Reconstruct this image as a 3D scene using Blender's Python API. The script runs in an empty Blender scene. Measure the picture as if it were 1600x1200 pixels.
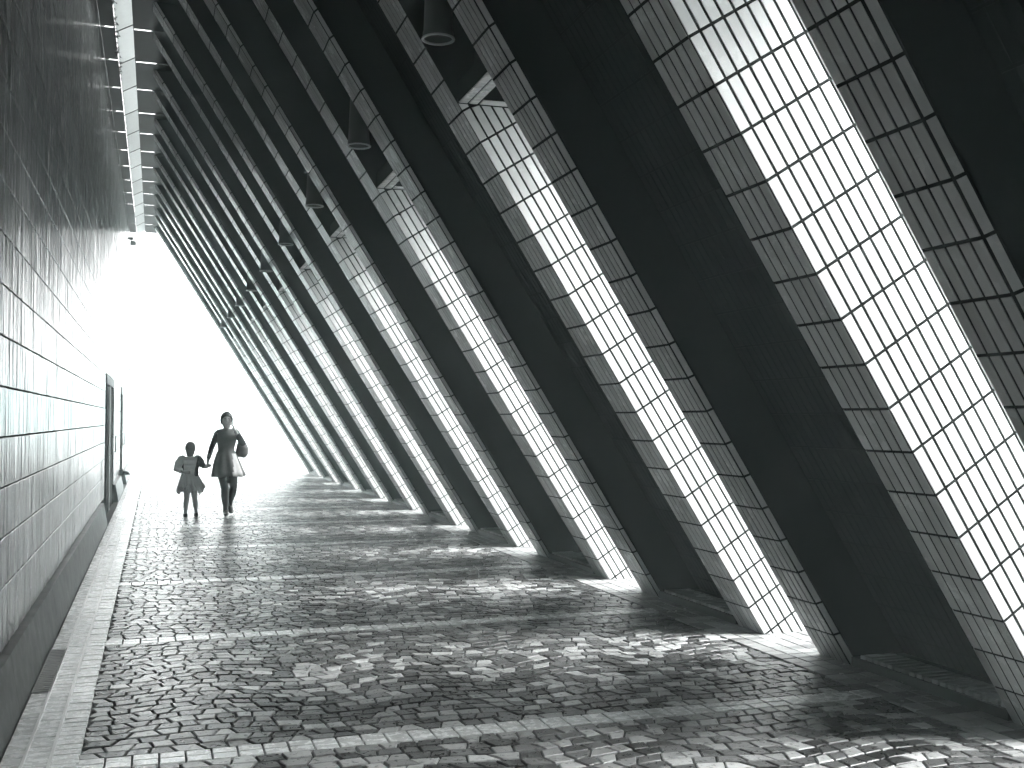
import bpy, math, random
from mathutils import Vector, Matrix

random.seed(7)
SC = bpy.context.scene
COL = SC.collection

# ------------------------------------------------------------------ camera
CAM_H = 1.55
PITCH = math.atan(55 / 1700)
YAW = math.atan(556 / 1700 * math.cos(PITCH))
cam_d = bpy.data.cameras.new("camera")
cam_d.sensor_width = 36.0
cam_d.lens = 36.0 * 1700 / 1600
cam_d.clip_start = 0.05
cam_d.clip_end = 3000
cam = bpy.data.objects.new("camera", cam_d)
cam.location = (0, 0, CAM_H)
cam.rotation_euler = (math.pi / 2 + PITCH, 0, -YAW)
COL.objects.link(cam)
SC.camera = cam

# ------------------------------------------------------------------ sky, sun, exposure
SUN_EL, SUN_AZ = math.radians(47), math.radians(-18)      # azimuth from +x, negative = behind the camera
world = bpy.data.worlds.new("World")
SC.world = world
world.use_nodes = True
wn, wl = world.node_tree.nodes, world.node_tree.links
bg = wn["Background"]
sky = wn.new("ShaderNodeTexSky")
sky.sky_type = 'NISHITA'
sky.sun_disc = False
sky.sun_elevation = SUN_EL
sky.sun_rotation = math.pi / 2 - SUN_AZ
sky.air_density = 1.0
sky.dust_density = 0.6
sky.ozone_density = 1.0
bw = wn.new("ShaderNodeRGBToBW")
wl.new(sky.outputs[0], bw.inputs[0])
wl.new(bw.outputs[0], bg.inputs[0])
bg.inputs[1].default_value = 0.15

sun_d = bpy.data.lights.new("sun", 'SUN')
sun_d.energy = 0.5
sun_d.angle = math.radians(35)
sun_d.color = (1.0, 0.99, 0.97)
sun = bpy.data.objects.new("sun", sun_d)
to_sun = Vector((math.cos(SUN_EL) * math.cos(SUN_AZ), math.cos(SUN_EL) * math.sin(SUN_AZ), math.sin(SUN_EL)))
sun.rotation_euler = (-to_sun).to_track_quat('-Z', 'Y').to_euler()
sun.location = to_sun * 60
COL.objects.link(sun)

vs = SC.view_settings
vs.view_transform = 'Standard'
vs.look = 'None'
vs.gamma = 1.0
vs.use_curve_mapping = False
vs.exposure = 4.25
SC.render.engine = 'CYCLES'
SC.cycles.max_bounces = 7
SC.cycles.diffuse_bounces = 4
SC.cycles.glossy_bounces = 3
SC.cycles.use_adaptive_sampling = True
SC.cycles.adaptive_threshold = 0.03
SC.cycles.use_denoising = True

# ------------------------------------------------------------------ materials
MATS = {}


def mat(name, c1, c2=None, rough=0.5, rough2=None, spec=0.5, noise=0.0, nscale=8.0, bump=0.0, bscale=60.0,
        metal=0.0, stretch=(1, 1, 1), translucent=False):
    """Procedural material: colour runs from c1 to c2 by the per-piece attribute 'var', broken up by noise."""
    m = bpy.data.materials.new(name)
    m.use_nodes = True
    nt = m.node_tree
    n, l = nt.nodes, nt.links
    b = n["Principled BSDF"]
    c2 = c2 or c1
    at = n.new("ShaderNodeAttribute")
    at.attribute_name = "var"
    mix = n.new("ShaderNodeMix")
    mix.data_type = 'RGBA'
    mix.inputs[6].default_value = (*c1, 1)
    mix.inputs[7].default_value = (*c2, 1)
    l.new(at.outputs["Fac"], mix.inputs[0])
    geo = n.new("ShaderNodeNewGeometry")
    mp = n.new("ShaderNodeMapping")
    mp.inputs["Scale"].default_value = stretch
    l.new(geo.outputs["Position"], mp.inputs[0])
    col = mix.outputs[2]
    if noise:
        nz = n.new("ShaderNodeTexNoise")
        nz.inputs["Scale"].default_value = nscale
        nz.inputs["Detail"].default_value = 6
        nz.inputs["Roughness"].default_value = 0.65
        l.new(mp.outputs[0], nz.inputs["Vector"])
        mr = n.new("ShaderNodeMapRange")
        mr.inputs[1].default_value = 0.25
        mr.inputs[2].default_value = 0.75
        mr.inputs[3].default_value = 1 - noise
        mr.inputs[4].default_value = 1 + noise
        l.new(nz.outputs["Fac"], mr.inputs[0])
        mul = n.new("ShaderNodeVectorMath")
        mul.operation = 'SCALE'
        l.new(col, mul.inputs[0])
        l.new(mr.outputs[0], mul.inputs["Scale"])
        col = mul.outputs[0]
        if rough2 is not None:
            rr = n.new("ShaderNodeMapRange")
            rr.inputs[1].default_value = 0.3
            rr.inputs[2].default_value = 0.7
            rr.inputs[3].default_value = rough
            rr.inputs[4].default_value = rough2
            l.new(nz.outputs["Fac"], rr.inputs[0])
            l.new(rr.outputs[0], b.inputs["Roughness"])
    l.new(col, b.inputs["Base Color"])
    if rough2 is None or not noise:
        b.inputs["Roughness"].default_value = rough
    b.inputs["Specular IOR Level"].default_value = spec
    b.inputs["Metallic"].default_value = metal
    if bump:
        n2 = n.new("ShaderNodeTexNoise")
        n2.inputs["Scale"].default_value = bscale
        n2.inputs["Detail"].default_value = 4
        l.new(mp.outputs[0], n2.inputs["Vector"])
        bp = n.new("ShaderNodeBump")
        bp.inputs["Strength"].default_value = bump
        bp.inputs["Distance"].default_value = 0.01
        l.new(n2.outputs["Fac"], bp.inputs["Height"])
        l.new(bp.outputs[0], b.inputs["Normal"])
    if translucent:
        tr = n.new("ShaderNodeBsdfTranslucent")
        l.new(col, tr.inputs[0])
        ms = n.new("ShaderNodeMixShader")
        ms.inputs[0].default_value = 0.7
        l.new(b.outputs[0], ms.inputs[1])
        l.new(tr.outputs[0], ms.inputs[2])
        l.new(ms.outputs[0], n["Material Output"].inputs[0])
    MATS[name] = m
    return m


def g(v, t=0.0):
    """grey with a faint cool cast"""
    return (v * (1 - 0.10 * t), v * (1 + 0.03 * t), v * (1 + 0.02 * t))


mat("light_tile", g(.50, .1), g(.68, .1), .16, .32, noise=.10, nscale=5, bump=.12, bscale=40)
mat("grout", g(.013, 1), g(.013, 1), .8, spec=.04, noise=.2)
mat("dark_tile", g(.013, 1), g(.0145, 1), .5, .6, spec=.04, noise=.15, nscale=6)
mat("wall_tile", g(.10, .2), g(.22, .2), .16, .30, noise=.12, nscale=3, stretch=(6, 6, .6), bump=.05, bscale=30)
mat("plinth", g(.05, .5), g(.075, .5), .35, .55, noise=.25, nscale=6, bump=.1)
mat("sett", g(.02, .2), g(.46, .2), .20, .46, spec=.45, noise=.34, nscale=26, bump=.24, bscale=70)
mat("paver_stone", g(.12, .2), g(.36, .2), .28, .55, noise=.2, nscale=14, bump=.2, bscale=90)
mat("strip_stone", g(.62, .2), g(.80, .2), .16, .36, spec=.6, noise=.16, nscale=18, bump=.25, bscale=90)
mat("edging", g(.75, .1), g(.75, .1), .35, noise=.1)
mat("mortar", g(.05, .5), g(.05, .5), .8, noise=.35, nscale=15, bump=.2)
mat("plaza", g(.42, .3), g(.42, .3), .7, noise=.1, nscale=.8)
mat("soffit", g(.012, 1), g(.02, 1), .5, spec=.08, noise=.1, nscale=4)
mat("skylight", g(.55, .3), g(.62, .3), .6, noise=.06, nscale=12, translucent=True)
mat("lamp_body", g(.10, .6), g(.10, .6), .5, metal=.2, noise=.1)
mat("lamp_rim", g(.55, .4), g(.55, .4), .35, metal=.3)
mat("door", g(.012, 1), g(.012, 1), .75, spec=.1, noise=.1)
mat("drain", g(.20, .2), g(.20, .2), .5, noise=.3, nscale=12)
mat("door_head", g(.22, .6), g(.22, .6), .5, noise=.1)
mat("steel", g(.35, .4), g(.35, .4), .3, metal=.9)
mat("rear_bounce", g(.30, .5), g(.30, .5), .75, noise=.15, nscale=3)  # for the added wall behind the camera, pale to bounce light
mat("litter", g(.15), g(.7), .6)
mat("leaf", g(.02, .8), g(.05, .8), .7)
mat("skin", g(.5), g(.5), .5)
mat("hair", g(.03, .5), g(.03, .5), .45, noise=.3, nscale=60, stretch=(1, 1, .2), bump=.3, bscale=120)
mat("hair_light", g(.13, .2), g(.13, .2), .5, noise=.3, nscale=60, stretch=(1, 1, .2), bump=.3, bscale=120)
mat("wool_dark", g(.025, .6), g(.025, .6), .85, noise=.2, nscale=40)
mat("tights", g(.02, .6), g(.02, .6), .7)
mat("shoe", g(.012), g(.012), .35)
mat("dress", g(.13, .3), g(.13, .3), .75, noise=.35, nscale=9, bump=.2)
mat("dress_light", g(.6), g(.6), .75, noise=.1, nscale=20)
mat("pinafore", g(.8, .1), g(.8, .1), .8, noise=.15, nscale=30)
mat("tulle", g(.9, .1), g(.9, .1), .8, noise=.12, nscale=30, translucent=True)
mat("bag", g(.14, .2), g(.14, .2), .7, noise=.2, nscale=14, bump=.3)


hm = bpy.data.materials.new("haze")
hm.use_nodes = True
hn_ = hm.node_tree.nodes
hn_.remove(hn_["Principled BSDF"])
pv = hn_.new("ShaderNodeVolumePrincipled")
pv.inputs["Color"].default_value = (.84, 1, .99, 1)
pv.inputs["Density"].default_value = 0.0083
pv.inputs["Anisotropy"].default_value = 0.65
hm.node_tree.links.new(pv.outputs[0], hn_["Material Output"].inputs["Volume"])
MATS["haze"] = hm
tl = MATS["tulle"].node_tree                       # tulle is a see-through net
tb = tl.nodes.new("ShaderNodeBsdfTransparent")
tm = tl.nodes.new("ShaderNodeMixShader")
tm.inputs[0].default_value = 0.28
src = tl.nodes["Material Output"].inputs[0].links[0].from_socket
tl.links.new(src, tm.inputs[1])
tl.links.new(tb.outputs[0], tm.inputs[2])
tl.links.new(tm.outputs[0], tl.nodes["Material Output"].inputs[0])
SC.cycles.volume_bounces = 1


# ------------------------------------------------------------------ helpers
class MB:
    """collects polygons, builds one mesh with a per-face 'var' attribute"""

    def __init__(self):
        self.v, self.f, self.a = [], [], []

    def quad(self, pts, var=0.5):
        i = len(self.v)
        self.v += [tuple(p) for p in pts]
        self.f.append(tuple(range(i, i + len(pts))))
        self.a.append(var)

    def box(self, lo, hi, var=0.5):
        x0, y0, z0 = lo
        x1, y1, z1 = hi
        self.hexa([(x0, y0, z0), (x1, y0, z0), (x1, y1, z0), (x0, y1, z0),
                   (x0, y0, z1), (x1, y0, z1), (x1, y1, z1), (x0, y1, z1)], var)

    def hexa(self, p, var=0.5):
        i = len(self.v)
        self.v += [tuple(q) for q in p]
        for f in ((0, 3, 2, 1), (4, 5, 6, 7), (0, 1, 5, 4), (1, 2, 6, 5), (2, 3, 7, 6), (3, 0, 4, 7)):
            self.f.append(tuple(i + k for k in f))
            self.a.append(var)

    def prism(self, base, top, var=0.5):
        """open-bottomed pad: base ring, top ring (same count)"""
        n = len(base)
        i = len(self.v)
        self.v += [tuple(p) for p in base] + [tuple(p) for p in top]
        self.f.append(tuple(i + n + k for k in range(n)))
        self.a.append(var)
        for k in range(n):
            self.f.append((i + k, i + (k + 1) % n, i + n + (k + 1) % n, i + n + k))
            self.a.append(var)

    def tile(self, c, ew, el, nn, w, l, h, var=0.5, ch=0.003, tilt=(0, 0)):
        """bevelled tile: c centre on its back plane, ew/el in-plane axes, nn outward"""
        base, mid, top = [], [], []
        for a, b in ((-1, -1), (1, -1), (1, 1), (-1, 1)):
            p = c + ew * (a * w / 2) + el * (b * l / 2)
            dz = a * tilt[0] * w / 2 + b * tilt[1] * l / 2
            base.append(p)
            mid.append(p + nn * (h - ch + dz))
            top.append(c + ew * (a * (w / 2 - ch)) + el * (b * (l / 2 - ch)) + nn * (h + dz))
        i = len(self.v)
        self.v += [tuple(p) for p in base + mid + top]
        self.f.append((i + 8, i + 9, i + 10, i + 11))
        self.a.append(var)
        for k in range(4):
            j = (k + 1) % 4
            self.f.append((i + k, i + j, i + 4 + j, i + 4 + k))
            self.f.append((i + 4 + k, i + 4 + j, i + 8 + j, i + 8 + k))
            self.a += [var, var]

    def tube(self, pts, radii, seg=12, var=0.5, cap=True):
        """loft along pts; radii entries r or (rx, ry)"""
        pts = [Vector(p) for p in pts]
        rings = []
        ref = None
        for i, p in enumerate(pts):
            d = (pts[min(i + 1, len(pts) - 1)] - pts[max(i - 1, 0)]).normalized()
            if ref is None:
                ref = Vector((1, 0, 0)) if abs(d.x) < .8 else Vector((0, 1, 0))
            ax = (ref - d * ref.dot(d)).normalized()
            ay = d.cross(ax)
            ref = ax
            r = radii[i] if isinstance(radii[i], (tuple, list)) else (radii[i], radii[i])
            rings.append([p + ax * (math.cos(2 * math.pi * k / seg) * r[0]) + ay * (math.sin(2 * math.pi * k / seg) * r[1])
                          for k in range(seg)])
        self.rings(rings, var, cap)

    def rings(self, rings, var=0.5, cap=True):
        seg = len(rings[0])
        i0 = len(self.v)
        for r in rings:
            self.v += [tuple(p) for p in r]
        for i in range(len(rings) - 1):
            for k in range(seg):
                a, b = i0 + i * seg + k, i0 + i * seg + (k + 1) % seg
                self.f.append((a, b, b + seg, a + seg))
                self.a.append(var)
        if cap:
            self.f.append(tuple(i0 + k for k in reversed(range(seg))))
            self.f.append(tuple(i0 + (len(rings) - 1) * seg + k for k in range(seg)))
            self.a += [var, var]

    def ball(self, c, r, seg=16, rows=10, var=0.5):
        c = Vector(c)
        r = r if isinstance(r, (tuple, list)) else (r, r, r)
        rr = []
        for j in range(rows + 1):
            ph = math.pi * (0.02 + 0.96 * j / rows) - math.pi / 2
            rr.append([c + Vector((math.cos(ph) * math.cos(2 * math.pi * k / seg) * r[0],
                                   math.cos(ph) * math.sin(2 * math.pi * k / seg) * r[1],
                                   math.sin(ph) * r[2])) for k in range(seg)])
        self.rings(rr, var)

    def mesh(self, name, material):
        me = bpy.data.meshes.new(name)
        me.from_pydata(self.v, [], self.f)
        at = me.attributes.new("var", 'FLOAT', 'FACE')
        at.data.foreach_set("value", self.a)
        me.materials.append(MATS[material])
        me.update()
        return me

    def build(self, name, material, parent=None, smooth=False):
        return link(name, self.mesh(name, material), parent, smooth)


def link(name, me, parent=None, smooth=False):
    o = bpy.data.objects.new(name, me)
    COL.objects.link(o)
    if parent:
        o.parent = parent
    if smooth and me is not None:
        me.polygons.foreach_set("use_smooth", [True] * len(me.polygons))
    return o


def empty(name, loc, label=None, cat=None, group=None):
    o = bpy.data.objects.new(name, None)
    o.location = loc
    o.empty_display_size = 0.2
    COL.objects.link(o)
    return tag(o, label, cat, group)


def tag(o, label=None, cat=None, group=None, kind=None):
    if label:
        o["label"] = label
    if cat:
        o["category"] = cat
    if group:
        o["group"] = group
    if kind:
        o["kind"] = kind
    return o


# ------------------------------------------------------------------ measures of the colonnade
XP = 4.18                 # foot of the piers' inner face
LEAN = math.atan(0.627)
T = Vector((-math.sin(LEAN), 0, math.cos(LEAN)))      # up along a pier
N = Vector((math.cos(LEAN), 0, math.sin(LEAN)))       # outward, away from the corridor
YV = Vector((0, 1, 0))
STEP, GAP = 2.815, 0.745
W = STEP - GAP
DEP = 0.95
LINTEL_Z, SOFFIT_Z = 3.66, 6.81
WALL_X, PLINTH_X = -0.76, -0.66
Y_END = 32.2


def pier_y(k):
    return {0: 1.42, 1: 4.19}[k] if k in (0, 1) else 6.95 + STEP * (k - 2)


def loc(s, y, d):
    return T * s + N * d + YV * y


# ------------------------------------------------------------------ ground and plaza
m = MB()
m.quad([(-400, -400, -.014), (400, -400, -.014), (400, 800, -.014), (-400, 800, -.014)])
tag(m.build("ground", "mortar"), kind="structure")
m = MB()
m.quad([(-40, 33.2, -.006), (300, 33.2, -.006), (300, 790, -.006), (-40, 790, -.006)])
m.quad([(5.6, -60, -.006), (300, -60, -.006), (300, 33.2, -.006), (5.6, 33.2, -.006)])
tag(m.build("plaza", "plaza"), kind="structure")

# ------------------------------------------------------------------ camera helpers for choosing the pieces that show largest
FWD = Vector((math.sin(YAW) * math.cos(PITCH), math.cos(YAW) * math.cos(PITCH), math.sin(PITCH)))
RGT = Vector((math.cos(YAW), -math.sin(YAW), 0))
UPV = RGT.cross(FWD)


def project(p):
    d = Vector(p) - Vector((0, 0, CAM_H))
    z = d.dot(FWD)
    if z < .1:
        return None
    return 800 + 1700 * d.dot(RGT) / z, 600 - 1700 * d.dot(UPV) / z, z


def in_frame(p):
    q = project(p)
    return bool(q) and -10 < q[0] < 1610 and -10 < q[1] < 1210


# ------------------------------------------------------------------ paving
paving = empty("paving", (0, 0, 0))
tag(paving, kind="structure")
SX0, SX1 = -0.31, 3.84
STRIP0 = 5.28 - 2 * STEP
setts = []                 # (base ring, top ring, var, centre)


def rnd(a, b):
    return random.uniform(a, b)


def pad(cx, corners, z_top, var, ch=.006, store=setts, tilt=.012):
    tx, ty = rnd(-tilt, tilt), rnd(-tilt, tilt)
    c = Vector((sum(p[0] for p in corners) / 4, sum(p[1] for p in corners) / 4, 0))
    base = [Vector((x, y, -.014)) for x, y in corners]
    mid, top = [], []
    for x, y in corners:
        q = Vector((x, y, 0))
        dz = (x - c.x) * tx + (y - c.y) * ty
        e = q + (c - q).normalized() * ch
        mid.append(Vector((x, y, z_top - ch * .8 + dz)))
        top.append(Vector((e.x, e.y, z_top + dz)))
    store.append((base, mid, top, var, c))


def pads_into(mb, items):
    for base, mid, top, var, c in items:
        n = len(mb.v)
        mb.v += [tuple(p) for p in base + mid + top]
        mb.f.append((n + 8, n + 9, n + 10, n + 11))
        mb.a.append(var)
        for k in range(4):
            j = (k + 1) % 4
            mb.f.append((n + k, n + j, n + 4 + j, n + 4 + k))
            mb.f.append((n + 4 + k, n + 4 + j, n + 8 + j, n + 8 + k))
            mb.a += [var, var]


def wave(x, j):
    u = ((x + .35 * (j % 2)) / 1.15) % 1.0
    return 0.085 + 0.055 * math.sin(2 * math.pi * u) + .02 * math.sin(x * 2.3 + j)


nstrip = 14
ROWS = 27
for j in range(nstrip):
    ya = STRIP0 + j * STEP + .085
    yb = STRIP0 + (j + 1) * STEP - .085
    if ya > 33:
        break

    def row_y(i, x, ya=ya, yb=yb, j=j):
        t = i / ROWS
        return ya + (yb - ya) * t + (wave(x, j) - .085) * math.sin(math.pi * t) ** .7 * 1.0

    for i in range(ROWS):
        x = SX0 + rnd(-.02, .02)
        sk = rnd(-.02, .02)
        while x < SX1 - .03:
            w = rnd(.082, .135)
            sk2 = rnd(-.022, .022)
            x2 = min(x + w, SX1 + .01)
            gp = .0055
            cs = [(x + sk + gp, row_y(i, x) + gp + rnd(-.004, .004)), (x2 + sk2 - gp, row_y(i, x2) + gp + rnd(-.004, .004)),
                  (x2 - sk2 - gp, row_y(i + 1, x2) - gp + rnd(-.004, .004)), (x - sk + gp, row_y(i + 1, x) - gp + rnd(-.004, .004))]
            v = min(1, max(0, random.gauss(.10, .08) if random.random() < .60 else random.gauss(.62, .22)))
            pad(None, cs, rnd(-.003, .002), v, ch=.005, tilt=.010)
            x, sk = x2, sk2

pavers = []
strips = []                # pale two-row strips across the walk, and square tiles along the piers
for j in range(nstrip):
    yc = STRIP0 + j * STEP
    if yc > 33:
        break
    x = -.44
    while x < SX1 - .02:
        for r in (-1, 0):
            y0 = yc + r * .083 + .0035
            pad(None, [(x + .004, y0), (x + .113, y0), (x + .113, y0 + .077), (x + .004, y0 + .077)], rnd(-.001, .002),
                rnd(.2, 1), ch=.004, store=strips, tilt=.01)
        x += .117
y = -1.0
while y < 33:
    for cix in range(14):
        x = SX1 + .02 + cix * .118
        pad(None, [(x + .0045, y + .0045), (x + .1135, y + .0045), (x + .1135, y + .1135), (x + .0045, y + .1135)], rnd(-.0015, .0015),
            rnd(0, 1), ch=.004, store=pavers, tilt=.008)
    y += .118
# pale bricks beside the wall
bricks = []
y = 1.0
while y < 33:
    for x0, x1 in ((PLINTH_X + .006, -.562), (-.553, -.447)):
        pad(None, [(x0, y + .003), (x1, y + .003), (x1, y + .077), (x0, y + .077)], rnd(-.001, .002), rnd(.3, 1), ch=.003, store=bricks, tilt=.01)
    pad(None, [(-.438, y + .003), (-.318, y + .003), (-.318, y + .077), (-.438, y + .077)], rnd(-.002, .002), rnd(0, .8), ch=.004, store=bricks, tilt=.01)
    y += .08


def split_largest(items, n):
    vis = [(project(it[4])[2], k) for k, it in enumerate(items) if in_frame(it[4]) and it[4].x < 4.3]
    vis.sort()
    keep = {k for _, k in vis[:n]}
    return [it for k, it in enumerate(items) if k in keep], [it for k, it in enumerate(items) if k not in keep]


for items, nm, mt in ((setts, "sett", "sett"), (strips, "strip_block", "strip_stone"), (pavers, "paver", "paver_stone"), (bricks, "brick", "strip_stone")):
    near, rest = split_largest(items, 300)
    for it in near:
        base, mid, top, var, c = it
        mb = MB()
        pads_into(mb, [([p - c for p in base], [p - c for p in mid], [p - c for p in top], var, c)])
        o = mb.build(nm, mt, paving)
        o.location = c
    mb = MB()
    pads_into(mb, rest)
    o = mb.build(nm + "_field", mt, paving)
    tag(o, kind="stuff")
# thin pale metal edging along the bricks
for x in (-.5575, -.4425):
    m = MB()
    m.box((x - .007, 1, -.014), (x + .007, 33, .006))
    m.build("edging", "edging", paving)

# ------------------------------------------------------------------ tiled wall
wall = empty("tiled_wall", (WALL_X, 0, 0), "tall glossy building wall of stacked tile courses beside the walkway", "wall")
m = MB()
m.box((-14, -3.6, 0), (-.012, Y_END, 7.3))
m.build("wall_core", "grout", wall)
DOORS = [(18.3, 21.3, 2.12), (26.0, 26.9, 2.12)]
COURSE = .265
ncol = int((Y_END - 1.5) / .068)
col_tilt = [random.gauss(0, .012) for _ in range(ncol)]
col_var = [random.random() for _ in range(ncol)]
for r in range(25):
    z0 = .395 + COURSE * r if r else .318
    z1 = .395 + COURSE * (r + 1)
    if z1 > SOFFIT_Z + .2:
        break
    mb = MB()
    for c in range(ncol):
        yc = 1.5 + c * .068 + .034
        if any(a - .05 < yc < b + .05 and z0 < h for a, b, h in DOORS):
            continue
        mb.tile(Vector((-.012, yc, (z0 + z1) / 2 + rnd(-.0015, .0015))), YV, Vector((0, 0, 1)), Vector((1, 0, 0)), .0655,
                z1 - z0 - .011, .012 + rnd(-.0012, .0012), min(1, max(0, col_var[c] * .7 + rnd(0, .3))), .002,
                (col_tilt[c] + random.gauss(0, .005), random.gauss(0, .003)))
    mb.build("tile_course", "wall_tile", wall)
y = 1.5
while y < Y_END:
    y2 = min(y + 1.2, Y_END)
    if not any(y2 > a - .06 and y < b + .06 for a, b, h in DOORS):
        mb = MB()
        dx = PLINTH_X - WALL_X
        mb.hexa([(-.02, y, -.02), (dx, y, -.02), (dx, y2 - .004, -.02), (-.02, y2 - .004, -.02),
                 (-.02, y, .315), (dx - .055, y, .315), (dx - .055, y2 - .004, .315), (-.02, y2 - .004, .315)], rnd(0, 1))
        mb.build("plinth_stone", "plinth", wall)
    y = y2
for a, b, h in DOORS:
    wide = b - a > 2
    d = MB()
    if wide:
        leaf = [(a + .06, a + 1.32), (a + 1.68, b - .06)]
    else:
        leaf = [(a + .06, b - .06)]
    fr = MB()
    fr.box((-.01, a, 0), (.02, a + .055, h))
    fr.box((-.01, b - .055, 0), (.02, b, h))
    if wide:
        mu = MB()
        mu.box((-.01, a + 1.325, 0), (.014, a + 1.675, h - .003))
        mu.build("door_mullion", "door_head", wall)
    fo = fr.build("door_frame", "door", wall)
    hd = MB()
    hd.box((-.01, a - .02, h + .002), (.02, b + .02, h + .16))
    hd.build("door_head", "door_head", wall)
    for p, q in leaf:
        lf = MB()
        lf.box((-.01, p, .01), (.008, q, h - .02))
        lo = lf.build("door", "door", wall)
        hn = MB()
        hn.tube([(.0, q - .12, .95), (.06, q - .12, .95), (.06, q - .12, 1.25), (.0, q - .12, 1.25)], [.012] * 4, 8)
        hn.build("handle", "steel", lo, True)

# unseen wall added behind the viewpoint to dim the walk and bounce light
m = MB()
m.box((WALL_X, -3.6, 0), (6, -3.4, 7.2))
tag(m.build("rear_light_block", "rear_bounce"), kind="structure")

# ------------------------------------------------------------------ ceiling: dark panels, open slits, skylight strip
ceil = tag(empty("ceiling", (0, 0, SOFFIT_Z)), kind="structure")
SLX0, SLX1 = -.565, -.345
ys = [6.95 + STEP / 2 * i for i in range(-7, 19) if 6.95 + STEP / 2 * i < Y_END + .2]
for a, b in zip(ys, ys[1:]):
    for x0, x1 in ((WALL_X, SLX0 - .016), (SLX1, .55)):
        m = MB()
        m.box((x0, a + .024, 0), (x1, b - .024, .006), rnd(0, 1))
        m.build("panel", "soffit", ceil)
    m = MB()
    m.hexa([(SLX0, a + .012, -.055), (SLX1 - .004, a + .012, .065), (SLX1 - .004, b - .012, .065), (SLX0, b - .012, -.055),
            (SLX0, a + .012, -.045), (SLX1 - .004, a + .012, .075), (SLX1 - .004, b - .012, .075), (SLX0, b - .012, -.045)], rnd(0, 1))
    m.build("skylight_pane", "skylight", ceil)
m = MB()
for x, z in ((SLX0 - .012, -.06), (SLX1 + .004, .008)):
    m.box((x - .006, ys[0], z), (x + .002, ys[-1], z + .062))
m.build("skylight_rail", "soffit", ceil)
for b_ in ys:
    m = MB()
    m.hexa([(SLX0, b_ - .013, -.063), (SLX1 - .004, b_ - .013, .057), (SLX1 - .004, b_ + .013, .057), (SLX0, b_ + .013, -.063),
            (SLX0, b_ - .013, -.043), (SLX1 - .004, b_ - .013, .077), (SLX1 - .004, b_ + .013, .077), (SLX0, b_ + .013, -.043)])
    m.build("glazing_bar", "door", ceil)
m = MB()
for i in range(260):
    yy = rnd(9, 24) if i > 90 else rnd(13.5, 17.5)
    c = Vector((SLX0 - .012 + abs(random.gauss(0, .018)), yy, SOFFIT_Z - .05))
    c.z += (c.x - SLX0) * .55
    r = rnd(.008, .026) if i > 90 else rnd(.015, .045)
    q = [c + Vector((rnd(-r, r), rnd(-r, r) * 2, rnd(-.004, .012) - .012)) for _ in range(4)]
    m.quad(q, random.random())
tag(m.build("leaves", "leaf"), "small dead leaves caught along the skylight edge", "leaves", kind="stuff")

# ------------------------------------------------------------------ leaning piers
TH = .004
ROW, S0 = .237, .225 - .237 * 5


def pier_tiles():
    """(kind, s0, s1, centre y/d, ...) for one pier: list of dict(face, c, ew, el, nn, w, l)"""
    out = []
    for r in range(40):
        s0, s1 = S0 + r * ROW + .0072, S0 + (r + 1) * ROW - .0072
        if s0 > 8.0:
            break
        sc, l = (s0 + s1) / 2, s1 - s0
        for i in range(5):
            out.append(("a", loc(sc, .0035 + .07 * i + .0335, TH), YV, T, -N, .0565, l))
            out.append(("b", loc(sc, W - .0035 - .066 * i - .0315, TH), YV, T, -N, .0530, l))
        cn = (-N + YV).normalized()
        out.append(("c", loc(sc, .352 + .016, .022), (N + YV).normalized(), T, cn, .036, l))
        cn = (-N - YV).normalized()
        out.append(("c", loc(sc, W - .334 - .016, .022), (N - YV).normalized(), T, cn, .036, l))
        for i in range(14):
            d = .034 + .068 * i
            tops = [(LINTEL_Z - .004 - N.z * (d + e)) / T.z for e in (-.0273, .0273)]
            if min(tops) > s1:
                out.append(("w", loc(sc, TH, d), N, T, -YV, .0545, l))
                out.append(("f", loc(sc, W - TH, d), N, T, YV, .0545, l))
            elif max(tops) - s0 > .03:
                lo, hi = min(s1, tops[0]), min(s1, max(s0 + .01, tops[1]))
                for kk, yy, nn in (("x", TH, -YV), ("x", W - TH, YV)):
                    out.append((kk, [loc(s0, yy, d - .0273), loc(s0, yy, d + .0273), loc(hi, yy, d + .0273), loc(lo, yy, d - .0273)], nn))
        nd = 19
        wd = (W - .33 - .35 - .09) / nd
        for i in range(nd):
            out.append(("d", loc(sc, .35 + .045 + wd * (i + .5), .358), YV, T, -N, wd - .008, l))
    return out


TILES = pier_tiles()
TVAR = [(min(1, max(0, random.gauss(.5, .25))), random.gauss(0, .004), random.gauss(0, .003)) for _ in TILES]


def add_tile(mb, t, v):
    if t[0] == "x":                     # tile cut on the slant under the lintel
        c = sum(t[1], Vector()) / 4
        mb.prism(t[1], [p + (c - p).normalized() * .0022 + t[2] * TH for p in t[1]], v[0])
        return
    k, c, ew, el, nn, w, l = t
    mb.tile(c, ew, el, nn, w, l, TH, v[0], .0015, (v[1], v[2]))


def sbox(mb, s, y, d, var=.5):
    p = [loc(s[0], y[0], d[0]), loc(s[0], y[1], d[0]), loc(s[0], y[1], d[1]), loc(s[0], y[0], d[1]),
         loc(s[1], y[0], d[0]), loc(s[1], y[1], d[0]), loc(s[1], y[1], d[1]), loc(s[1], y[0], d[1])]
    mb.hexa(p, var)


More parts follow.
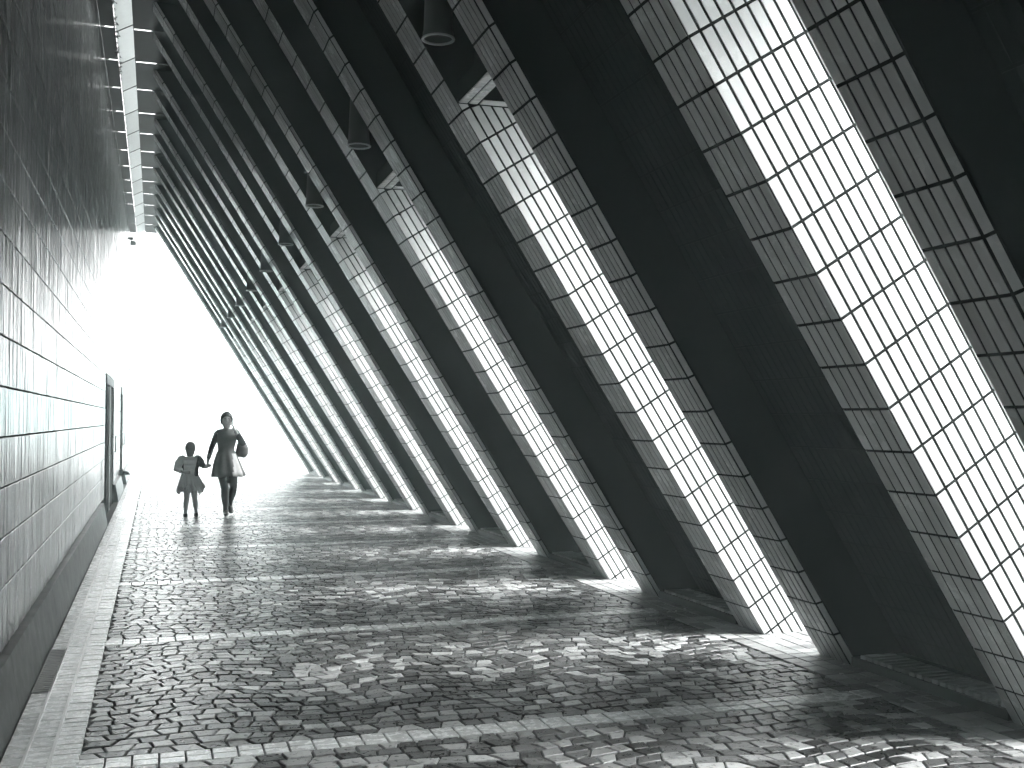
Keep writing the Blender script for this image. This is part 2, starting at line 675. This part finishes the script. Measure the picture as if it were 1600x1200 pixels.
STOP = 8.1
mb = MB()
sbox(mb, (-1, STOP), (TH, W - TH), (.358, DEP))
CORE = mb.mesh("core", "grout")
RIBS = []
for ya, yb, ca in ((TH, .345, 1), (W - .325, W - TH, -1)):
    mb = MB()
    sbox(mb, (-1, STOP), (ya, yb), (TH, .40))
    if ca > 0:
        mb2 = [(.345, TH + .0005), (.383, .046), (.383, .40), (.345, .40)]
    else:
        mb2 = [(W - .325, TH + .0005), (W - .325, .40), (W - .363, .40), (W - .363, .046)]
    for q in range(4):
        (a0, b0), (a1, b1) = mb2[q], mb2[(q + 1) % 4]
        mb.quad([loc(-1, a0, b0), loc(-1, a1, b1), loc(STOP, a1, b1), loc(STOP, a0, b0)])
    RIBS.append(mb.mesh("rib", "grout"))
# sill at the foot of the recess
mb = MB()
mb.box((-.004, .383, -.02), (.50, W - .363, .055))
SILL = mb.mesh("sill", "plinth")
mb = MB()
yy = .40
while yy < W - .42:
    mb.tile(Vector((.135, yy + .033, .055)), YV, Vector((1, 0, 0)), Vector((0, 0, 1)), .046, .235, .022, rnd(0, 1), .004, (rnd(-.05, .05), 0))
    yy += .066
SILL_T = mb.mesh("sill_tiles", "light_tile")
# lintel over the opening on the camera side of each pier
LX = -LINTEL_Z * .627            # inner edge, relative to XP
lint = MB()
OUT = DEP / N.x
lint.box((LX + .008, -GAP, .008), (LX + .150, 0, .14))
lint.box((LX + .150, -.10, .008), (LX + OUT - .02, 0, .14))
lint.box((LX + .150, -GAP, .008), (LX + OUT - .02, -GAP + .1, .14))
lint.box((LX + OUT - .26, -GAP + .1, .0085), (LX + OUT - .02, -.1, .14))
lint.box((LX + .12, -GAP, .14), (LX + OUT + .1, 0, .36))
lint.v = [(x, y, z + LINTEL_Z) for x, y, z in lint.v]
LINT = lint.mesh("lintel", "grout")
lt = MB()
DN = Vector((0, 0, -1))
XV = Vector((1, 0, 0))
nt_ = 11
wt = GAP / nt_
for i in range(nt_):
    for x in (LX + .042, LX + .112):
        lt.tile(Vector((x, -GAP + wt * (i + .5), LINTEL_Z + .008)), XV, YV, DN, .058, wt - .011, .008, rnd(.2, 1), .002, (0, rnd(-.01, .01)))
for x in [LX + .150 + .12 + .237 * i for i in range(4)]:
    for yb in (-.05, -GAP + .05):
        lt.tile(Vector((x, yb, LINTEL_Z + .008)), XV, YV, DN, .226, .086, .008, rnd(.2, 1), .002)
LINT_T = lt.mesh("lintel_tiles", "light_tile")
back = MB()
s_l = (LINTEL_Z + .3 - N.z * .6) / T.z
sbox(back, (s_l, STOP), (-GAP - .004, .004), (.6, DEP - .02))
BACK = back.mesh("bay_panel_core", "grout")
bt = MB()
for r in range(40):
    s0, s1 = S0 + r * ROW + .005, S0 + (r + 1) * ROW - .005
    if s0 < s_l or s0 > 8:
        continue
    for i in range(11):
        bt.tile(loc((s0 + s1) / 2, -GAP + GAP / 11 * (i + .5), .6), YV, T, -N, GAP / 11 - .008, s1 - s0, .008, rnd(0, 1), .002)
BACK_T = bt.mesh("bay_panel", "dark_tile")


def mass(sel, name, material):
    mb = MB()
    for t, v in zip(TILES, TVAR):
        if sel(t):
            add_tile(mb, t, v)
    return mb.mesh(name, material)


FULL_LIGHT = mass(lambda t: t[0] != "d", "tile_field", "light_tile")
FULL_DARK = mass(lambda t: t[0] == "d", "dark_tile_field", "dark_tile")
SINGLE = {}


def single_tile(w, l):
    """shared bevelled tile, four tones"""
    key = (round(w, 3), round(l, 3), random.randrange(6))
    if key not in SINGLE:
        mb = MB()
        mb.tile(Vector((0, 0, 0)), Vector((1, 0, 0)), Vector((0, 1, 0)), Vector((0, 0, 1)), w, l, TH, (key[2] + .5) / 6, .0015)
        SINGLE[key] = mb.mesh("tile", "light_tile")
    return SINGLE[key]


ORD = ["nearest", "second", "third", "fourth", "fifth", "sixth", "seventh", "eighth", "ninth", "tenth", "farthest"]
for k in range(-1, 11):
    y0 = pier_y(k)
    if k == 0:
        lab = "leaning tiled pier cut off by the upper right edge, mostly black"
    elif k == 1:
        lab = "large leaning pier with the widest white tiled side, at far right"
    elif k == 10:
        lab = "last leaning pier, outlined against the white open end"
    elif k < 0:
        lab = "leaning tiled pier behind the viewpoint"
    else:
        lab = "%s leaning white-tiled pier counted from the right edge" % ORD[k]
    root = empty("leaning_pier", (XP, y0, 0), lab, "pier", "leaning piers along the walkway")
    link("core", CORE, root)
    for rb in RIBS:
        link("rib", rb, root)
    link("sill", SILL, root)
    tag(link("sill_tile_row", SILL_T, root), kind="stuff")
    link("lintel", LINT, root)
    tag(link("lintel_tile_field", LINT_T, root), kind="stuff")
    link("bay_panel", BACK, root)
    tag(link("bay_tile_field", BACK_T, root), kind="stuff")
    tag(link("dark_tile_field", FULL_DARK, root), kind="stuff")
    chosen = set()
    if 0 <= k <= 3:
        cand = []
        off = Vector((XP, y0, 0))
        prev = pier_y(k - 1) + W if k > 0 else -9
        for i, t in enumerate(TILES):
            if t[0] not in "wab":
                continue
            c = off + t[1]
            q = project(c)
            if not q or not (0 < q[0] < 1600 and 0 < q[1] < 1200) or c.z < .03:
                continue
            if t[0] == "w":
                dd = c - Vector((0, 0, CAM_H))
                nn = Vector((N.x, 0, N.z))
                tt = (XP * N.x - CAM_H * N.z) / dd.dot(nn)
                if tt < 1 and dd.y * tt < prev:
                    continue
            fac = abs((c - Vector((0, 0, CAM_H))).normalized().dot(t[4]))
            cand.append((-fac * t[5] * t[6] / q[2] ** 2, i))
        cand.sort()
        chosen = {i for _, i in cand[:300]}
        for i in chosen:
            _, c, ew, el, nn, w, l = TILES[i]
            o = link("tile", single_tile(w, l), root)
            v = TVAR[i]
            mx = Matrix((ew, el, nn)).transposed().to_4x4()
            if ew.cross(el).dot(nn) < 0:
                mx = Matrix((-ew, el, nn)).transposed().to_4x4()
            mx = mx @ Matrix.Rotation(v[1], 4, 'Y') @ Matrix.Rotation(v[2], 4, 'X')
            mx.translation = c
            o.matrix_local = mx
        mb = MB()
        for i, (t, v) in enumerate(zip(TILES, TVAR)):
            if t[0] != "d" and i not in chosen:
                add_tile(mb, t, v)
        me = mb.mesh("tile_field", "light_tile")
    else:
        me = FULL_LIGHT
    tag(link("tile_field", me, root), kind="stuff")

# ------------------------------------------------------------------ pendant lamps in the bays
mb = MB()
mb.tube([(0, 0, .012), (0, 0, .05), (0, 0, .052), (0, 0, .9)], [.099, .097, .093, .062], 24, cap=False)
mb.tube([(0, 0, .9), (0, 0, .905)], [.062, .02], 24)
SHADE = mb.mesh("shade", "lamp_body")
mb = MB()
prof = [(.097, .012), (.105, .010), (.106, .004), (.104, 0), (.091, 0), (.090, .012), (.097, .012)]
mb.rings([[(r * math.cos(2 * math.pi * q / 28), r * math.sin(2 * math.pi * q / 28), z) for q in range(28)] for r, z in prof], cap=False)
RIM = mb.mesh("rim", "lamp_rim")
mb = MB()
mb.tube([(0, 0, .12), (0, 0, .125)], [.085, .085], 20)
LENS = mb.mesh("diffuser", "lamp_body")
mb = MB()
mb.tube([(0, 0, .9), (0, 0, 1.3)], [.015, .015], 10)
STEM = mb.mesh("stem", "lamp_body")
for k in range(2, 11):
    root = empty("pendant_lamp", (1.66, pier_y(k) - .38, 3.93),
                 ("dark cylinder lamp hanging highest in the photo, rim cut close to top edge" if k == 2 else
                  "dark cylinder lamp hanging beside the %s leaning pier from the right edge" % ORD[k]),
                 "lamp", "cylinder lamps hanging in the bays")
    for nm, me in (("shade", SHADE), ("rim", RIM), ("diffuser", LENS), ("stem", STEM)):
        link(nm, me, root, True)

# ------------------------------------------------------------------ far column, wall fixtures, drain
col = empty("tiled_column", (-.87, 35.6, 0), "pale narrow tiled column standing past the wall's far end", "column")
mb = MB()
mb.box((-.21, 0, 0), (.205, .5, 8))
mb.build("column_core", "grout", col)
mb = MB()
for r in range(33):
    for i in range(6):
        mb.tile(Vector((-.21 + .035 + .07 * i, 0, .12 + r * .237)), XV, Vector((0, 0, 1)), -YV, .062, .225, .008, random.random(), .002)
    for i in range(7):
        mb.tile(Vector((.205, .035 + .07 * i, .12 + r * .237)), YV, Vector((0, 0, 1)), XV, .062, .225, .008, random.random(), .002)
tag(mb.build("tile_field", "light_tile", col), kind="stuff")

fx = empty("wall_speaker", (WALL_X, 31.0, 6.3), "small grey bracketed speaker high on the wall's far end", "speaker")
mb = MB()
mb.box((.0, -.05, .1), (.12, .05, .16))
mb.build("bracket", "lamp_body", fx)
mb = MB()
mb.hexa([(.05, -.1, -.05), (.2, -.07, -.05), (.2, .07, -.05), (.05, .1, -.05), (.05, -.1, .07), (.2, -.07, .04), (.2, .07, .04), (.05, .1, .07)])
mb.build("housing", "door_head", fx)

fx = empty("wall_tap_cover", (WALL_X + .06, 25.6, .32), "small dark domed fixture low on the wall by the far door", "fixture")
mb = MB()
mb.rings([[(.0 + .16 * math.cos(a) * max(0, math.cos(b)), .12 * math.sin(a) * math.cos(b), .1 * math.sin(b))
           for a in [math.pi * (q / 10 - .5) for q in range(11)]] for b in [i * math.pi / 12 for i in range(6)]], cap=False)
mb.build("hood", "door", fx, True)
mb = MB()
mb.box((-.06, -.14, -.04), (.01, .14, .12))
mb.build("backplate", "door", fx)

dg = empty("drain_cover", (PLINTH_X + .055, 7.35, 0), "dark slotted drain cover in the pale edging beside the wall", "drain cover")
mb = MB()
for a in range(24):
    mb.box((-.045, -.6 + a * .05, 0), (.045, -.6 + a * .05 + .034, .006))
tag(mb.build("slat_row", "drain", dg), kind="stuff")
mb = MB()
mb.box((-.05, -.62, -.01), (-.045, .62, .008))
mb.box((.045, -.62, -.01), (.05, .62, .008))
mb.box((-.045, -.62, -.01), (.045, .62, .0015))
mb.build("frame", "drain", dg)

m = MB()
for i in range(170):
    k = random.choice((2, 3, 3, 4, 4, 5, 6, 7))
    yy = pier_y(k) - rnd(.9, 2.0) if i % 3 else pier_y(k) - rnd(.75, 1.1)
    cc = Vector((XP - abs(random.gauss(0, .28)) - .01, yy, .006))
    r = rnd(.006, .018)
    a0 = rnd(0, 6)
    m.quad([cc + Vector((math.cos(a0 + q) * r * rnd(.6, 1.3), math.sin(a0 + q) * r * rnd(.6, 1.3), rnd(0, .012))) for q in (0, 1.6, 3.1, 4.7)], random.random())
tag(m.build("litter", "litter"), "pale scraps of leaf and grit along the pier feet", "litter", kind="stuff")

# ------------------------------------------------------------------ hazy air
m = MB()
m.box((-410, -410, -1.0), (410, 810, 8.6))
hz = m.build("haze", "haze")
tag(hz, "thin pale haze filling the walkway", "haze", kind="stuff")

# ------------------------------------------------------------------ people


def fuse(mb, name, material, parent, voxel=.009, smooth=6):
    """closed lofts -> one continuous skin"""
    o = mb.build(name, material, parent)
    md = o.modifiers.new("remesh", 'REMESH')
    md.mode = 'VOXEL'
    md.voxel_size = voxel
    md.use_smooth_shade = True
    s = o.modifiers.new("smooth", 'SMOOTH')
    s.factor = .5
    s.iterations = smooth
    return o


def hand(mb, wrist, direction, palm_n, size=1.0, curl=.5):
    """palm and five bent fingers; direction = towards the fingertips, palm_n = out of the palm"""
    w, d = Vector(wrist), Vector(direction).normalized()
    pn = Vector(palm_n)
    pn = (pn - d * pn.dot(d)).normalized()
    sd = d.cross(pn)
    mb.tube([w - d * .02 * size, w + d * .03 * size, w + d * .085 * size], [(.022 * size, .026 * size), (.02 * size, .036 * size), (.014 * size, .036 * size)], 12)
    for i, (o, ln) in enumerate(((-.03, .062), (-.01, .075), (.01, .08), (.03, .07))):
        a = w + d * .08 * size + sd * o * size
        b = a + (d * .9 + pn * curl * .4).normalized() * ln * .5 * size
        c = b + (d * (1 - curl) + pn * curl * 1.2).normalized() * ln * .5 * size
        mb.tube([a - d * .02 * size, a, b, c], [.009 * size] * 3 + [.007 * size], 8)
    a = w + d * .025 * size + sd * .032 * size
    b = a + (d * .6 + sd * .7 + pn * .3).normalized() * .04 * size
    c = b + (d * .9 + pn * .4).normalized() * .03 * size
    mb.tube([a - sd * .015 * size, a, b, c], [.012 * size, .012 * size, .01 * size, .008 * size], 8)


def person(label, pos, face):
    return empty("person", pos, label, "person")


# ---- woman, walking towards the camera (faces -y)
w = person("woman in a short dress and dark tights walking with a child", (1.07, 18.08, 0), -1)
b = MB()
# head, neck, torso
b.ball((.008, -.005, 1.5250), (.083, .098, .120), 20, 14)
b.ball((.01, -.045, 1.4550), (.058, .05, .058), 14, 10)                 # jaw
b.tube([(.01, -.092, 1.5550), (.011, -.112, 1.5200), (.011, -.098, 1.5100)], [.008, .014, .01], 8)   # nose
b.tube([(-.018, -.094, 1.4770), (.01, -.104, 1.4780), (.038, -.094, 1.4770)], [.006, .009, .006], 8)  # lips
for sx in (-1, 1):
    b.ball((.008 + sx * .077, .005, 1.5250), (.012, .022, .032), 10, 8)  # ears
b.tube([(.01, .01, 1.36), (.01, .005, 1.44), (.01, 0, 1.5)], [.062, .053, .054], 14)
b.tube([(.0, 0, .90), (.0, 0, 1.0), (.005, 0, 1.08), (.008, -.005, 1.2), (.012, 0, 1.31), (.012, .008, 1.375), (.01, .01, 1.40)],
       [(.16, .115), (.145, .105), (.118, .09), (.14, .105), (.155, .10), (.12, .07), (.06, .05)], 20)
RS, RE, RW_ = (-.135, .01, 1.325), (-.222, .03, 1.09), (-.275, .0, .885)
LS, LE, LW_ = (.16, .01, 1.335), (.258, -.06, 1.165), (.122, -.175, 1.375)
b.tube([(-.09, .005, 1.35), RS, tuple((Vector(RS) + Vector(RE)) / 2), RE, tuple((Vector(RE) + Vector(RW_)) / 2), RW_], [.05, .052, .045, .038, .036, .026], 12)
b.tube([(.1, .005, 1.36), LS, tuple((Vector(LS) + Vector(LE)) / 2), LE, tuple((Vector(LE) + Vector(LW_)) / 2), LW_], [.05, .052, .045, .04, .036, .026], 12)
hand(b, RW_, (-.03, 0, -1), (-1, 0, 0), 1.0, .8)
hand(b, LW_, (-.3, .3, 1), (-.8, .6, 0), .95, .9)
RK, RA = (-.012, -.05, .44), (.002, -.10, .10)
LK, LA = (.125, .02, .47), (.085, .27, .175)
b.tube([(-.055, 0, .93), (-.05, -.02, .75), RK, (-.01, -.06, .30), RA], [.095, .085, .058, .058, .036], 14)
b.tube([(.075, 0, .93), (.10, .01, .75), LK, (.11, .14, .34), LA], [.095, .085, .058, .058, .036], 14)
fuse(b, "body", "skin", w, .008, 4)
# tights: legs below the dress
b = MB()
b.tube([(-.052, 0, .80), (-.045, -.025, .66), RK, (-.01, -.058, .31), (.0, -.09, .16), RA], [.096, .084, .063, .063, .044, .042], 16)
b.tube([(.09, .005, .80), (.105, .01, .66), LK, (.112, .13, .35), (.09, .23, .22), LA], [.096, .084, .063, .063, .044, .042], 16)
fuse(b, "tights", "tights", w, .009, 4)
for (ax, ay, az), toe, up in ((RA, (.0, -.27, .035), .0), (LA, (.11, .20, .03), .06)):
    b = MB()
    t_ = Vector(toe)
    a_ = Vector((ax, ay, az))
    heel = a_ + Vector((0, .045, -.055 + up * .2))
    b.tube([heel + Vector((0, .02, .03)), heel, (heel + t_) / 2 + Vector((0, 0, .02)), t_ + Vector((0, .03, .01)), t_], [(.03, .035), (.038, .042), (.042, .038), (.043, .026), (.025, .015)], 14)
    b.tube([a_ + Vector((0, 0, .02)), a_ + Vector((0, .01, -.04))], [.045, .045], 12)
    b.tube([heel + Vector((0, .012, 0)), heel + Vector((0, .012, -.05))], [.022, .017], 10)
    fuse(b, "shoe", "shoe", w, .008, 3)
# dark long-sleeved jumper
b = MB()
b.tube([(-.10, .005, 1.352), RS, tuple((Vector(RS) + Vector(RE)) / 2), RE, tuple((Vector(RE) + Vector(RW_)) / 2), tuple(Vector(RW_) + Vector((.004, 0, .03)))],
       [.048, .052, .050, .044, .040, .033], 14)
LWm = Vector(LE).lerp(Vector(LW_), .72)
b.tube([(.11, .005, 1.362), LS, tuple((Vector(LS) + Vector(LE)) / 2), LE, tuple(Vector(LE).lerp(Vector(LW_), .4)), tuple(LWm)],
       [.048, .053, .053, .052, .048, .040], 14)
b.tube([(.01, .008, 1.33), (.01, .004, 1.375), (.01, .002, 1.394)], [(.13, .085), (.105, .076), (.086, .070)], 18)
fuse(b, "jumper", "wool_dark", w, .009, 3)
# pinafore dress with flared, pleated skirt
rings = []
SEG = 56
for z, cx, rx, ry, pl in ((1.388, .012, .112, .07, 0), (1.362, .012, .145, .09, 0), (1.28, .012, .152, .118, 0), (1.2, .010, .148, .125, 0),
                          (1.1, .006, .128, .105, 0), (1.055, .005, .125, .10, .0), (1.0, .004, .148, .12, .02), (.9, .012, .185, .15, .04),
                          (.78, .024, .218, .18, .06), (.70, .034, .236, .195, .075), (.632, .04, .248, .205, .085)):
    ring = []
    for q in range(SEG):
        a = 2 * math.pi * q / SEG
        f = 1 + pl * math.sin(a * 9 + .6) * (1 + .35 * math.sin(a * 3 + 1))
        ring.append((cx + rx * f * math.cos(a), -.002 + ry * f * math.sin(a), z + pl * .12 * math.sin(a * 4 + .5)))
    rings.append(ring)
b = MB()
b.rings(rings, cap=False)
o = b.build("dress", "dress", w, True)
sd = o.modifiers.new("thickness", 'SOLIDIFY')
sd.thickness = .006
# pale pleats on the camera's right of the skirt
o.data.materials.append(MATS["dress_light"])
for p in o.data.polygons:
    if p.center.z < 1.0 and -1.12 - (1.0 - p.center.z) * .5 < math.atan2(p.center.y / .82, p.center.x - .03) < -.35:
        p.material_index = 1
# short cropped dark hair: a cap that leaves the face free
b = MB()
rr = []
for j in range(13):
    ph = -.55 + (math.pi / 2 + .55) * j / 12
    ring = []
    for q in range(36):
        a = 2 * math.pi * q / 36
        front = max(0, -math.sin(a))
        p2 = max(ph, -.55 + 1.06 * min(1, front * 1.25) ** 1.8)
        r_ = 1 + .035 * math.sin(a * 7 + j * 1.3) * math.cos(j * .9 + a * 3)
        ring.append((.008 + .100 * r_ * math.cos(p2) * math.cos(a), .004 + .116 * r_ * math.cos(p2) * math.sin(a), 1.537 + .138 * r_ * math.sin(p2)))
    rr.append(ring)
b.rings(rr, cap=True)
b.build("hair", "hair", w, True)
b = MB()
for sx in (-1, 1):
    b.ball((.01 + sx * .031, -.092, 1.54), (.013, .008, .006), 10, 6)
    b.tube([(.01 + sx * .014, -.098, 1.560), (.01 + sx * .034, -.096, 1.566), (.01 + sx * .054, -.082, 1.558)], [.004, .005, .003], 6)
b.build("eyes", "hair", w, True)
b = MB()
b.tube([(.088, -.08, 1.55), (.095, -.10, 1.50), (.10, -.12, 1.455)], [(.006, .022), (.006, .022), (.006, .022)], 8)
phone = b.build("phone", "shoe")
phone.location = w.location
tag(phone, "dark phone the woman holds to her cheek", "phone")

# ---- shoulder bag
bagr = empty("shoulder_bag", (1.07 + .245, 18.15, .93), "soft grey bag hanging from the woman's shoulder", "bag")
b = MB()
b.tube([(.0, 0, -.0), (.01, 0, .06), (.02, 0, .15), (.0, 0, .24), (-.015, 0, .29)], [(.06, .06), (.105, .12), (.10, .13), (.07, .10), (.022, .05)], 20)
fuse(b, "pouch", "bag", bagr, .01, 4)
b = MB()
b.tube([(-.005, -.08, .26), (-.05, -.07, .40), (-.09, -.03, .49), (-.09, .05, .49), (-.05, .08, .40), (-.005, .09, .26)], [(.006, .016)] * 6, 8)
b.build("strap", "bag", bagr, True)

# ---- girl, walking away beside the woman (back to the camera, faces +y)
c = person("small girl in a tulle skirt seen from behind, holding the woman's hand", (.535, 18.14, 0), 1)
b = MB()
b.ball((-.012, .0, 1.085), (.073, .085, .10), 18, 12)
b.ball((-.012, .045, 1.03), (.042, .036, .045), 12, 8)
b.tube([(-.012, .075, 1.10), (-.012, .094, 1.07), (-.012, .08, 1.062)], [.006, .011, .008], 8)
for sx in (-1, 1):
    b.ball((-.012 + sx * .068, .0, 1.075), (.01, .018, .026), 10, 8)
b.tube([(-.014, 0, .93), (-.014, 0, 1.02)], [.038, .038], 12)
b.tube([(-.02, 0, .58), (-.02, 0, .68), (-.018, 0, .8), (-.016, 0, .9), (-.014, 0, .95)], [(.105, .085), (.1, .08), (.105, .08), (.11, .075), (.05, .045)], 18)
GRS, GRE, GRW = (.105, 0, .925), (.175, -.01, .815), (.226, -.045, .785)
GLS, GLE, GLW = (-.14, 0, .92), (-.21, -.03, .76), (-.105, -.125, .715)
b.tube([(.05, 0, .93), GRS, GRE, GRW], [.038, .038, .03, .021], 12)
b.tube([(-.08, 0, .93), GLS, GLE, GLW], [.038, .038, .03, .021], 12)
hand(b, GRW, (.6, -.1, .25), (0, 1, -.2), .72, .9)
hand(b, GLW, (1, -.1, -.1), (0, -1, 0), .72, .6)
GRK, GRA = (.062, .01, .30), (.088, .03, .07)
GLK, GLA = (-.058, -.01, .30), (-.078, -.02, .07)
b.tube([(.03, 0, .6), (.045, 0, .45), GRK, (.075, .0, .2), GRA, (.088, .035, .03), (.088, .09, .022)], [.07, .058, .042, .042, .026, .028, .02], 12)
b.tube([(-.065, 0, .6), (-.06, 0, .45), GLK, (-.07, -.02, .2), GLA, (-.078, -.015, .03), (-.078, .04, .022)], [.07, .058, .042, .042, .026, .028, .02], 12)
fuse(b, "body", "skin", c, .007, 3)
for A in (GRA, GLA):
    b = MB()
    a_ = Vector(A)
    b.tube([a_ + Vector((0, -.035, -.015)), a_ + Vector((0, -.03, -.045)), a_ + Vector((0, .05, -.045)), a_ + Vector((0, .11, -.052))],
           [.032, .036, .035, .022], 12)
    b.tube([a_ + Vector((0, -.03, -.05)), a_ + Vector((0, .1, -.06))], [(.03, .012), (.03, .01)], 10)
    fuse(b, "shoe", "shoe", c, .007, 2)
# jacket with full sleeves, dark
b = MB()
b.tube([(.06, 0, .935), GRS, (.15, -.01, .87), GRE, tuple(Vector(GRE).lerp(Vector(GRW), .75))], [.05, .062, .06, .052, .04], 14)
b.tube([(-.018, .012, .64), (-.018, .012, .75), (-.016, .012, .86), (-.015, .01, .94)], [(.125, .075), (.122, .075), (.13, .075), (.07, .045)], 18)
b.tube([(.07, -.045, .645), (.075, -.05, .75), (.085, -.04, .85), (.09, -.02, .93)], [(.045, .05), (.045, .05), (.045, .05), (.04, .045)], 12)
fuse(b, "jacket", "wool_dark", c, .008, 3)
b = MB()
b.tube([(-.09, 0, .94), GLS, (-.185, -.015, .85), GLE, tuple(Vector(GLE).lerp(Vector(GLW), .6))], [.05, .066, .07, .066, .045], 14)
fuse(b, "sleeve", "pinafore", c, .008, 3)
# pale back panel of the pinafore
b = MB()
rows = []
for z, xa, xb, yy in ((.958, -.105, .10, -.075), (.90, -.12, .092, -.112), (.82, -.115, .074, -.122), (.74, -.11, .055, -.122), (.66, -.115, .05, -.118)):
    rows.append([(xa + (xb - xa) * q / 10, yy + .02 * (2 * q / 10 - 1) ** 2, z) for q in range(11)])
for r in range(4):
    for q in range(10):
        b.quad([rows[r][q], rows[r + 1][q], rows[r + 1][q + 1], rows[r][q + 1]])
o = b.build("back_panel", "pinafore", c, True)
sd = o.modifiers.new("thickness", 'SOLIDIFY')
sd.thickness = .012
# layered tulle skirt with ragged hem
for L, (zt, zb, r0, r1) in enumerate(((.69, .43, .108, .205), (.69, .40, .10, .18), (.70, .47, .115, .185))):
    b = MB()
    rr = []
    for j in range(7):
        t_ = j / 6
        ring = []
        for q in range(60):
            a = 2 * math.pi * q / 60
            f = 1 + t_ * .10 * math.sin(a * 8 + L * 2) + t_ * .05 * math.sin(a * 17 + L)
            drop = (.035 * math.sin(a * 5 + L * 1.7) + .03 * math.sin(a * 12 + L * 2.1)) * t_ ** 2
            ring.append((-.02 + .02 * t_ + (r0 + (r1 - r0) * t_ ** .8) * f * math.cos(a), (r0 * .8 + (r1 * .85 - r0 * .8) * t_) * f * math.sin(a),
                         zt + (zb - zt) * t_ + drop))
        rr.append(ring)
    b.rings(rr, cap=False)
    o = b.build("skirt_layer", "tulle", c, True)
    sd = o.modifiers.new("thickness", 'SOLIDIFY')
    sd.thickness = .003
# shoulder-length hair
b = MB()
b.ball((-.012, -.008, 1.092), (.084, .094, .106), 24, 14)
b.tube([(-.012, -.04, 1.09), (-.014, -.055, 1.02), (-.018, -.05, .965), (-.02, -.045, .94)], [(.080, .05), (.066, .045), (.052, .035), (.034, .02)], 18)
fuse(b, "hair", "hair_light", c, .008, 2)
